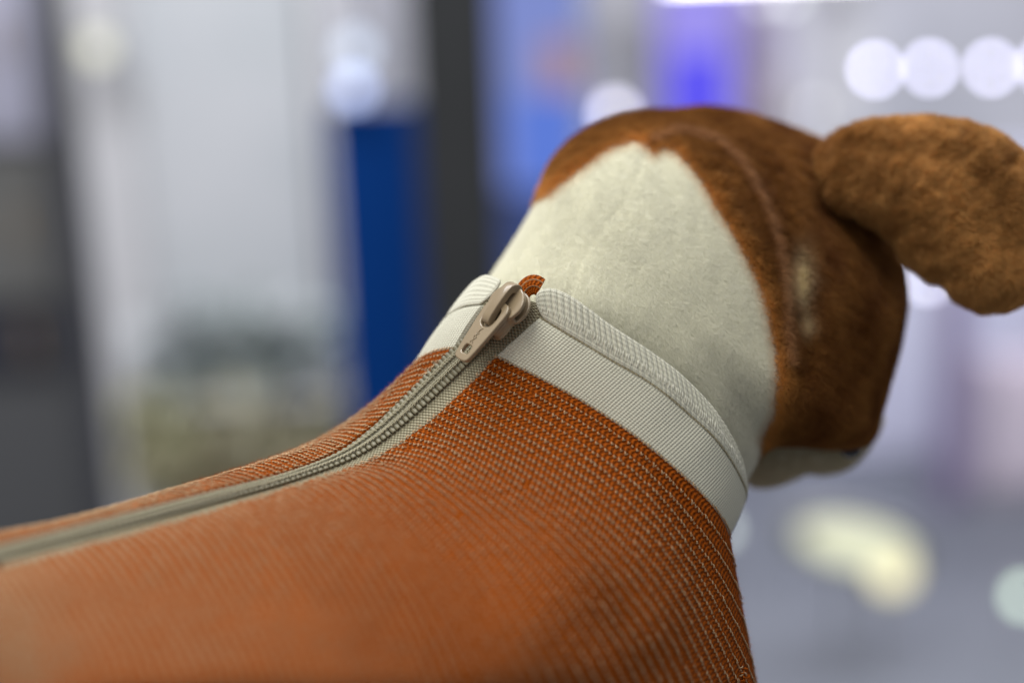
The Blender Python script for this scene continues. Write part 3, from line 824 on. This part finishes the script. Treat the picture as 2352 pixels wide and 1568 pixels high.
nw = P(ns_); _, nf_ = normals_of(nw, P(np.array((1952,1026,390))))
mesh_obj('nose', nw, grid_faces(24, 41, nf_ < 0), M['black_plastic'], dog)

# ear: a padded flap rooted behind the crown, folding out to the right and hanging down
EAR = [(1868,420),(1885,352),(1912,318),(1955,297),(2020,281),(2090,278),(2150,280),(2215,290),(2290,318),(2352,375),(2395,450),(2412,540),(2400,620),(2360,672),(2320,696),(2285,704),(2240,702),(2205,684),(2180,655),(2130,632),(2095,606),(2075,575),(2045,535),(2000,505),(1950,484),(1905,472),(1878,455)]
ECN = (2140, 450, 290)
def ear_disp(x, y):
    d, _ = seg_dist(x, y, [(1960,330),(2060,350),(2180,360),(2290,450),(2300,560)])
    o = 12 * np.exp(-(d / 26) ** 2)
    o = o + 30 * np.exp(-((x - 2318) / 18) ** 2 - ((y - 372) / 20) ** 2)
    d, _ = seg_dist(x, y, [(2100,420),(2200,560),(2260,640)]); o = o - 14 * np.exp(-(d / 45) ** 2)
    return o
eg = blob(EAR, ECN, 95, 90, 260, 120, tilt=(-0.27, -0.02), pw=0.62, disp=ear_disp)
ew = P(eg); en, ef = normals_of(ew, P(np.array(ECN))); en = fix_poles(en)
ear = mesh_obj('ear', ew, grid_faces(120, 261, ef < 0), M['brown_cloth'], dog)
p, n, sp_ = strands(eg, ew, en, 170000, rng)
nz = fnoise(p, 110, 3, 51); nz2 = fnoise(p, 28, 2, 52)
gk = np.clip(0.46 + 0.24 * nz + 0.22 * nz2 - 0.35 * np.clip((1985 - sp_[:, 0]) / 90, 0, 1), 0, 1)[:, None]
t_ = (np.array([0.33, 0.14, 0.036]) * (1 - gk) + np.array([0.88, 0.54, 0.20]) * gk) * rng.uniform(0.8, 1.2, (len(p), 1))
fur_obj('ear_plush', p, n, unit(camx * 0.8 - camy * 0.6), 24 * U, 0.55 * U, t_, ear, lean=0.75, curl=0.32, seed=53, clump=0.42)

# ================================================================== THE ROOM BEHIND (far out of focus)
CZ = float(CM[2, 3])
def ray(px, py):
    v = CM[:3, :3] @ np.array([(px - 1176) / FPX, -(py - 784) / FPX, -1.0]); return v
def at(px, py, dist):
    """point seen at px,py at horizontal distance dist (m) from the camera"""
    v = ray(px, py); return CM[:3, 3] + v * (dist / v[1])

def box_mesh(name, x0, x1, y0, y1, z0, z1, mat, parent=None, bev=0.01):
    import bmesh
    bm = bmesh.new(); bmesh.ops.create_cube(bm, size=1)
    off = root_off(parent)
    for v_ in bm.verts:
        v_.co = Vector((x0 + (v_.co.x + .5) * (x1 - x0), y0 + (v_.co.y + .5) * (y1 - y0), z0 + (v_.co.z + .5) * (z1 - z0))) - Vector(off)
    if bev: bmesh.ops.bevel(bm, geom=list(bm.edges), offset=min(bev, 0.3 * min(abs(x1 - x0), abs(y1 - y0), abs(z1 - z0))), segments=2, affect='EDGES')
    me = bpy.data.meshes.new(name); bm.to_mesh(me); bm.free(); me.materials.append(mat)
    o = bpy.data.objects.new(name, me); C.objects.link(o)
    if parent: o.parent = parent
    return o
def span(px0, px1, pyref, dist): return at(px0, pyref, dist)[0], at(px1, pyref, dist)[0]
def zat(px, py, dist): return at(px, py, dist)[2]

def rgb(r, g, b):
    f = lambda c: ((c / 255 + 0.055) / 1.055) ** 2.4 if c > 10 else c / 255 / 12.92
    return (f(r), f(g), f(b))

floor_m = principled('grey_floor', (0.20, 0.215, 0.25), 0.45, noise=(0.8, 0.2, (0.13, 0.14, 0.17)))
fl_o = box_mesh('floor', -9, 9, -3, 12, -0.06, 0.0, floor_m, bev=0); fl_o['kind'] = 'structure'
wall_m = principled('pale_wall', (0.72, 0.72, 0.77), 0.8, noise=(0.7, 0.2, (0.42, 0.43, 0.47)))
bw_o = box_mesh('back_wall', -9, 9, 9.0, 9.2, 0.0, 3.4, wall_m, bev=0); bw_o['kind'] = 'structure'

def unit_box(name, label, cat, px0, px1, py_top, dist, depth, mat, py_bot=None, group=None):
    x0, x1 = span(px0, px1, 600, dist); zt_ = zat((px0 + px1) / 2, py_top, dist)
    zb = 0.0 if py_bot is None else zat((px0 + px1) / 2, py_bot, dist)
    e = empty(name, ((x0 + x1) / 2, dist + depth / 2, zb), label=label, cat=cat, group=group)
    return e, x0, x1, zb, zt_

# dark cupboard at the far left
e, x0, x1, zb, zt_ = unit_box('dark_cupboard', 'dark grey cupboard with paler upper door, blurred at the left edge', 'cupboard', -420, 150, -200, 2.9, 0.5, None)
box_mesh('carcass', x0, x1, 2.9, 3.4, zb, zt_, principled('dark_carcass', rgb(95, 96, 98), 0.7), e)
dm1 = principled('lilac_grey_door', rgb(200, 200, 222), 0.6, noise=(3, 0.25, rgb(150, 150, 165)))
dm2 = principled('mid_grey_door', rgb(128, 128, 126), 0.6, noise=(3, 0.25, rgb(104, 104, 102)))
dm3 = principled('charcoal_drawer', rgb(60, 60, 70), 0.6)
for nm, a, b, mt in (('door', -150, 330, dm1), ('door', 345, 690, dm2), ('drawer', 705, 850, dm3)):
    z1_, z0_ = zat(0, a, 2.9), zat(0, b, 2.9)
    d_ = box_mesh(nm, x0 + .02, x1 - .02, 2.87, 2.895, z0_, z1_, mt, e)
    box_mesh('handle', x1 - .10, x1 - .08, 2.85, 2.868, (z0_ + z1_) / 2 - .05, (z0_ + z1_) / 2 + .05, M['enamel'], d_)

# tall white display cabinet with glass door
cab_m = principled('white_lacquer', (0.72, 0.72, 0.75), 0.5)
cab_in = principled('cabinet_back', rgb(214, 216, 221), 0.6, noise=(2.5, 0.2, rgb(190, 196, 201)))
e, x0, x1, zb, zt_ = unit_box('display_cabinet', 'tall white display cabinet with plants inside, blurred behind the sweater', 'cabinet', 215, 800, -260, 2.5, 0.45, None)
fw = 0.12
box_mesh('side_panel', x0, x0 + fw, 2.5, 2.95, zb, zt_, cab_m, e)
box_mesh('side_panel', x1 - 0.05, x1, 2.5, 2.95, zb, zt_, cab_m, e)
box_mesh('back_panel', x0 + fw, x1 - 0.05, 2.93, 2.95, zb, zt_, cab_in, e)
box_mesh('top_panel', x0 + fw, x1 - .05, 2.5, 2.93, zt_ - .03, zt_, cab_m, e)
for py in (905,):
    z_ = zat(500, py, 2.45)
    box_mesh('shelf', x0 + fw, x1 - .05, 2.36, 2.478, z_ - .008, z_, cab_m, e)
box_mesh('door', x0 + fw + .01, x1 - .06, 2.48, 2.5, zb + .05, zt_ - .04, cab_in, e)
shelf_z = zat(500, 905, 2.5)
glass = bpy.data.materials.new('clear_glass'); glass.use_nodes = True
gb = glass.node_tree.nodes['Principled BSDF']; gb.inputs['Transmission Weight'].default_value = 1; gb.inputs['Roughness'].default_value = 0.02; gb.inputs['IOR'].default_value = 1.05

def plant(name, label, px0, px1, py0, py1, dist, cols, n, group=None, seed=3, pot=None):
    r = np.random.default_rng(seed)
    a = at(px0, py1, dist); b = at(px1, py0, dist)
    cx, hwid = (a[0] + b[0]) / 2, (b[0] - a[0]) / 2; z0_, z1_ = a[2], b[2]
    e = empty(name, (cx, dist, z0_), label=label, cat='plant', group=group)
    k = len(cols); per = n // k
    for ci, (fx0, fx1, fz0, fz1, col) in enumerate(cols):
        m_ = principled(name + '_leaf', col, 0.7, noise=(40, 0.3, tuple(c * 0.75 for c in col)))
        nc_ = 7; cl = r.integers(0, nc_, per); cxs, czs = r.uniform(fx0, fx1, nc_), r.uniform(fz0, fz1, nc_)
        ux = np.clip(cxs[cl] + r.normal(0, .10, per), 0, 1); uz = np.clip(czs[cl] + r.normal(0, .12, per), 0, 1)
        c = np.stack([cx + (ux * 2 - 1) * hwid, dist + r.uniform(-.04, .04, per), z0_ + uz * (z1_ - z0_)], -1)
        d = unit(r.normal(size=(per, 3)) + [0, 0, 0.6]); s_ = unit(np.cross(d, r.normal(size=(per, 3)))); L = r.uniform(.02, .05, per)[:, None]
        vs = np.stack([c - d * L, c + s_ * L * .38, c + d * L, c - s_ * L * .38], 1).reshape(-1, 3)
        mesh_obj('foliage', vs, np.arange(per * 4).reshape(-1, 4), m_, e, kind='stuff', smooth=False)
    box_mesh('stem', cx - .01, cx + .01, dist - .01, dist + .01, z0_, z0_ + (z1_ - z0_) * .7, M['coil'], e, bev=.002)
    return e
plant('grey_green_plant', 'bushy pale grey-green plant on the cabinet shelf, upper one of the two plants', 330, 790, 690, 905, 2.42,
      [(0, .4, .1, .9, rgb(200, 208, 210)), (.2, .75, .0, 1, rgb(158, 170, 170)), (.5, 1, .1, .9, rgb(170, 182, 182)), (0, 1, 0, 1, rgb(225, 230, 234))], 460, seed=4)
plant('olive_plant', 'low olive and brown plant right above the sweater back, under the pale plant', 330, 800, 890, 1230, 2.40,
      [(0.0, .30, .45, .95, rgb(196, 194, 158)), (.2, .55, .0, .5, rgb(128, 120, 90)), (.45, 1, .4, .95, rgb(222, 218, 192)), (0.1, .8, .4, .95, rgb(205, 194, 162)), (.4, 1, 0.1, .7, rgb(160, 158, 130))], 2600, seed=5)

# blue panel
blue_m = principled('deep_blue_board', (0.0, 0.040, 0.215), 0.7, spec=0.1)
e, x0, x1, zb, zt_ = unit_box('blue_board', 'deep blue upright board left of the dark pillar', 'board', 772, 1000, 235, 2.3, 0.05, None)
box_mesh('panel', x0, x1, 2.3, 2.33, zb + .04, zt_, blue_m, e)
box_mesh('foot', x0 - .02, x1 + .02, 2.22, 2.42, zb, zb + .035, M['black_plastic'], e)
# pillar
pil_m = principled('charcoal_pillar', (0.046, 0.048, 0.050), 0.8, spec=0.15, noise=(4, 0.3, (0.034, 0.036, 0.038)))
e, x0, x1, zb, zt_ = unit_box('dark_pillar', 'dark charcoal square pillar from floor to ceiling between blue board and blue light', 'pillar', 968, 1158, -500, 2.0, 0.15, None)
box_mesh('shaft', x0, x1, 2.0, 2.14, zb + .1, zt_, pil_m, e); box_mesh('plinth', x0 - .012, x1 + .012, 1.985, 2.155, zb, zb + .098, pil_m, e)

# lit panels and screen
def screen(name, label, cat, px0, px1, py0, py1, dist, col, strength, frame_col=(0.2, 0.2, 0.22), group=None, patches=()):
    a, b = at(px0, py1, dist), at(px1, py0, dist)
    e = empty(name, ((a[0] + b[0]) / 2, dist + .03, 0), label=label, cat=cat, group=group)
    fm = principled(name + '_frame', frame_col, 0.5)
    box_mesh('housing', a[0] - .01, b[0] + .01, dist + .006, dist + .06, a[2] - .01, b[2] + .01, fm, e)
    box_mesh('lit_face', a[0], b[0], dist, dist + .004, a[2], b[2], emit_mat(name + '_glow', col, strength), e, bev=0)
    for (qx0, qx1, qy0, qy1, c_, s_) in patches:
        pa, pb_ = at(qx0, qy1, dist), at(qx1, qy0, dist)
        box_mesh('picture_area', pa[0], pb_[0], dist - .004, dist - .001, pa[2], pb_[2], emit_mat(name + '_area', c_, s_), e, bev=0)
    xm = (a[0] + b[0]) / 2
    box_mesh('stand', xm - .03, xm + .03, dist + .01, dist + .05, 0, a[2] - .01, fm, e)
    return e
screen('blue_light_wall', 'tall pale blue glowing panel right of the dark pillar', 'light panel', 1085, 1330, -220, 700, 4.6, rgb(128, 142, 205), 1.0,
       patches=((1180, 1330, 215, 430, rgb(95, 125, 215), 1.0), (1060, 1330, 430, 700, rgb(62, 76, 125), 1.0), (1245, 1325, 90, 215, rgb(170, 140, 150), 1.0)))
screen('purple_screen', 'bright violet-blue screen above the plush head', 'screen', 1515, 1690, -60, 300, 5.2, rgb(160, 150, 240), 1.0,
       patches=((1545, 1660, 120, 300, rgb(88, 80, 245), 1.0),))
# pale cupboards between and right of the screens
def slab(name, label, cat, px0, px1, py0, py1, dist, col, col2=None, depth=.3, group=None):
    a, b = at(px0, py1, dist), at(px1, py0, dist); zb = max(a[2], 0)
    e = empty(name, ((a[0] + b[0]) / 2, dist + depth / 2, zb), label=label, cat=cat, group=group)
    m_ = principled(name + '_paint', col, 0.6, noise=(2.2, 0.2, col2 or tuple(c * .85 for c in col)))
    box_mesh('carcass', a[0], b[0], dist, dist + depth, zb, b[2], m_, e, bev=.008)
    nd = max(1, round((b[0] - a[0]) / .5)); w_ = (b[0] - a[0]) / nd
    for i in range(nd):
        box_mesh('door', a[0] + i * w_ + .01, a[0] + (i + 1) * w_ - .01, dist - .02, dist - .003, zb + .05, b[2] - .03, m_, e, bev=.004)
    return e
slab('grey_cupboard', 'pale grey cupboard seen between the blue panel and the violet screen', 'cupboard', 1335, 1510, -200, 900, 5.6, rgb(215, 215, 222))
slab('lilac_cupboard', 'lilac grey cupboard right beside the violet screen', 'cupboard', 1700, 1800, -200, 900, 5.6, rgb(205, 192, 225))
slab('warm_post', 'grey brown post behind the plush head, left of the white column', 'post', 1740, 1790, 170, 900, 5.0, rgb(150, 135, 130), depth=.08)
slab('white_column', 'pale white grey column above the ear root', 'column', 1885, 2000, -300, 900, 5.3, rgb(232, 232, 235), depth=.2)
slab('long_counter', 'long lavender grey counter front at the right behind the ear', 'counter', 1600, 2900, 330, 1180, 3.7, rgb(222, 224, 244), rgb(196, 196, 220), depth=.5)
slab('violet_post', 'slim dusty violet post standing in front of the long counter', 'post', 2150, 2235, 560, 1500, 3.2, rgb(160, 148, 182), depth=.06)
slab('pink_box', 'pale pinkish box by the right edge, low in front of the counter', 'box', 2262, 2500, 830, 1210, 3.3, rgb(228, 216, 230), depth=.2)

# lamps: small bright bulbs that the lens spreads into discs
def uv_sphere(r, seg=16, ring=10, sx=1, sz=1):
    vs, fs = [], []
    for i in range(ring + 1):
        t = i / ring * PI
        for j in range(seg):
            a = j / seg * 2 * PI; vs.append((r * sx * math.sin(t) * math.cos(a), r * math.sin(t) * math.sin(a), r * sz * math.cos(t)))
    for i in range(ring):
        for j in range(seg): fs.append((i * seg + j, (i + 1) * seg + j, (i + 1) * seg + (j + 1) % seg, i * seg + (j + 1) % seg))
    return vs, fs
lamp_housing_m = principled('lamp_housing', (0.5, 0.5, 0.52), 0.4, metal=0.6)
def lamp(label, px, py, dist, rpx, col, level, group=None, sx=1.0, rot=0.0):
    """rpx: bulb radius as seen (sheet units); level: brightness the blurred disc should reach"""
    c = at(px, py, dist); r = rpx / FPX * dist
    blur = 75.0 * (1 - FOCUS / dist)
    area_ratio = (blur + rpx * .6) * (blur + rpx * .6 * sx) / (rpx * rpx * sx)
    st = level * max(area_ratio, 1.0)
    e = empty('spot_lamp', tuple(c + np.array([0, r, 0])), label=label, cat='lamp', group=group)
    vs, fs = uv_sphere(r, sx=sx)
    cr_, sr_ = math.cos(rot), math.sin(rot)
    vs = [(x * cr_ - z * sr_ + c[0], y * .6 + c[1], x * sr_ + z * cr_ + c[2]) for x, y, z in vs]
    mesh_obj('bulb', vs, fs, emit_mat('bulb_glow', col, st), e)
    # cup behind the bulb
    cup, cf = [], []
    for i, (rr_, yy) in enumerate(((1.25, .1), (1.3, 1.2), (.9, 2.2), (.3, 2.6))):
        for j in range(16):
            a = j / 16 * 2 * PI; x, z = math.cos(a) * r * rr_ * sx, math.sin(a) * r * rr_
            cup.append((x * cr_ - z * sr_ + c[0], c[1] + yy * r, x * sr_ + z * cr_ + c[2]))
    for i in range(3):
        for j in range(16): cf.append((i * 16 + j, i * 16 + (j + 1) % 16, (i + 1) * 16 + (j + 1) % 16, (i + 1) * 16 + j))
    mesh_obj('housing', cup, cf, lamp_housing_m, e)
    box_mesh('stem', c[0] - r * .12, c[0] + r * .12, c[1] + r * 2.3, c[1] + r * 2.55, *((c[2], c[2] + .5) if py < 600 else (0.0, c[2])), lamp_housing_m, e, bev=0)
    return e
G = 'bright lamps in a row over the ear'
lav = rgb(226, 224, 255)
lamp('first lamp from the left in the row of lamps above the ear', 2010, 160, 3.4, 12, lav, 0.34, G)
lamp('second lamp in the row above the ear, between its two near neighbours', 2136, 156, 3.4, 12, lav, 0.34, G)
lamp('third lamp in the row above the ear, counted from the left', 2277, 156, 3.4, 12, lav, 0.34, G)
lamp('last lamp of the row, cut by the right edge of the photo', 2398, 150, 3.4, 12, lav, 0.34, G)
lamp('dim grey lamp between plush head and ear', 1870, 250, 3.4, 15, rgb(205, 205, 205), 0.10)
lamp('lamp close behind the top left of the plush head', 1412, 262, 4.0, 20, rgb(235, 232, 255), 0.32)
lamp('lamp glowing in the gap under the ear', 2132, 636, 3.3, 16, rgb(235, 235, 255), 0.30)
lamp('upper lamp of the blue white pair over the blue board', 815, 115, 2.3, 30, rgb(200, 212, 232), 0.26)
lamp('lower lamp of the blue white pair over the blue board', 812, 205, 2.25, 26, rgb(190, 205, 250), 0.28)
lamp('warm white lamp above the left side of the display cabinet', 222, 110, 2.4, 30, rgb(225, 225, 205), 0.20)
lamp('pale yellow tube lamp low at the right below the ear', 1968, 1248, 2.2, 52, rgb(228, 230, 200), 0.60, sx=2.7, rot=math.radians(-14))
lamp('round yellow lamp under the pale yellow tube lamp', 2050, 1312, 2.2, 50, rgb(240, 232, 190), 0.42)
lamp('pale green lamp at the lower right edge', 2352, 1368, 2.2, 22, rgb(205, 226, 205), 0.34)
lamp('faint lamp peeping out beside the sweater throat', 1655, 1215, 2.2, 20, rgb(200, 210, 205), 0.20)
lamp('right one of two faint overlapping lamps at the top edge above the plush head', 1812, -6, 3.6, 14, rgb(210, 215, 215), 0.12)
lamp('left one of two faint overlapping lamps at the top edge above the plush head', 1752, -6, 3.6, 14, rgb(210, 215, 215), 0.10)
# strip light along the top
a, b = at(1530, -58, 5.0), at(2000, -58, 5.0)
e = empty('strip_light', ((a[0] + b[0]) / 2, 5.0, a[2]), label='long white strip light at the top edge over the violet screen', cat='strip light')
box_mesh('tube', a[0], b[0], 4.99, 5.01, a[2] - .02, a[2] + .02, emit_mat('tube_glow', (1, 1, 1), 9.0), e)
box_mesh('housing', a[0] - .02, b[0] + .02, 5.012, 5.08, a[2] - .03, a[2] + .06, cab_m, e)
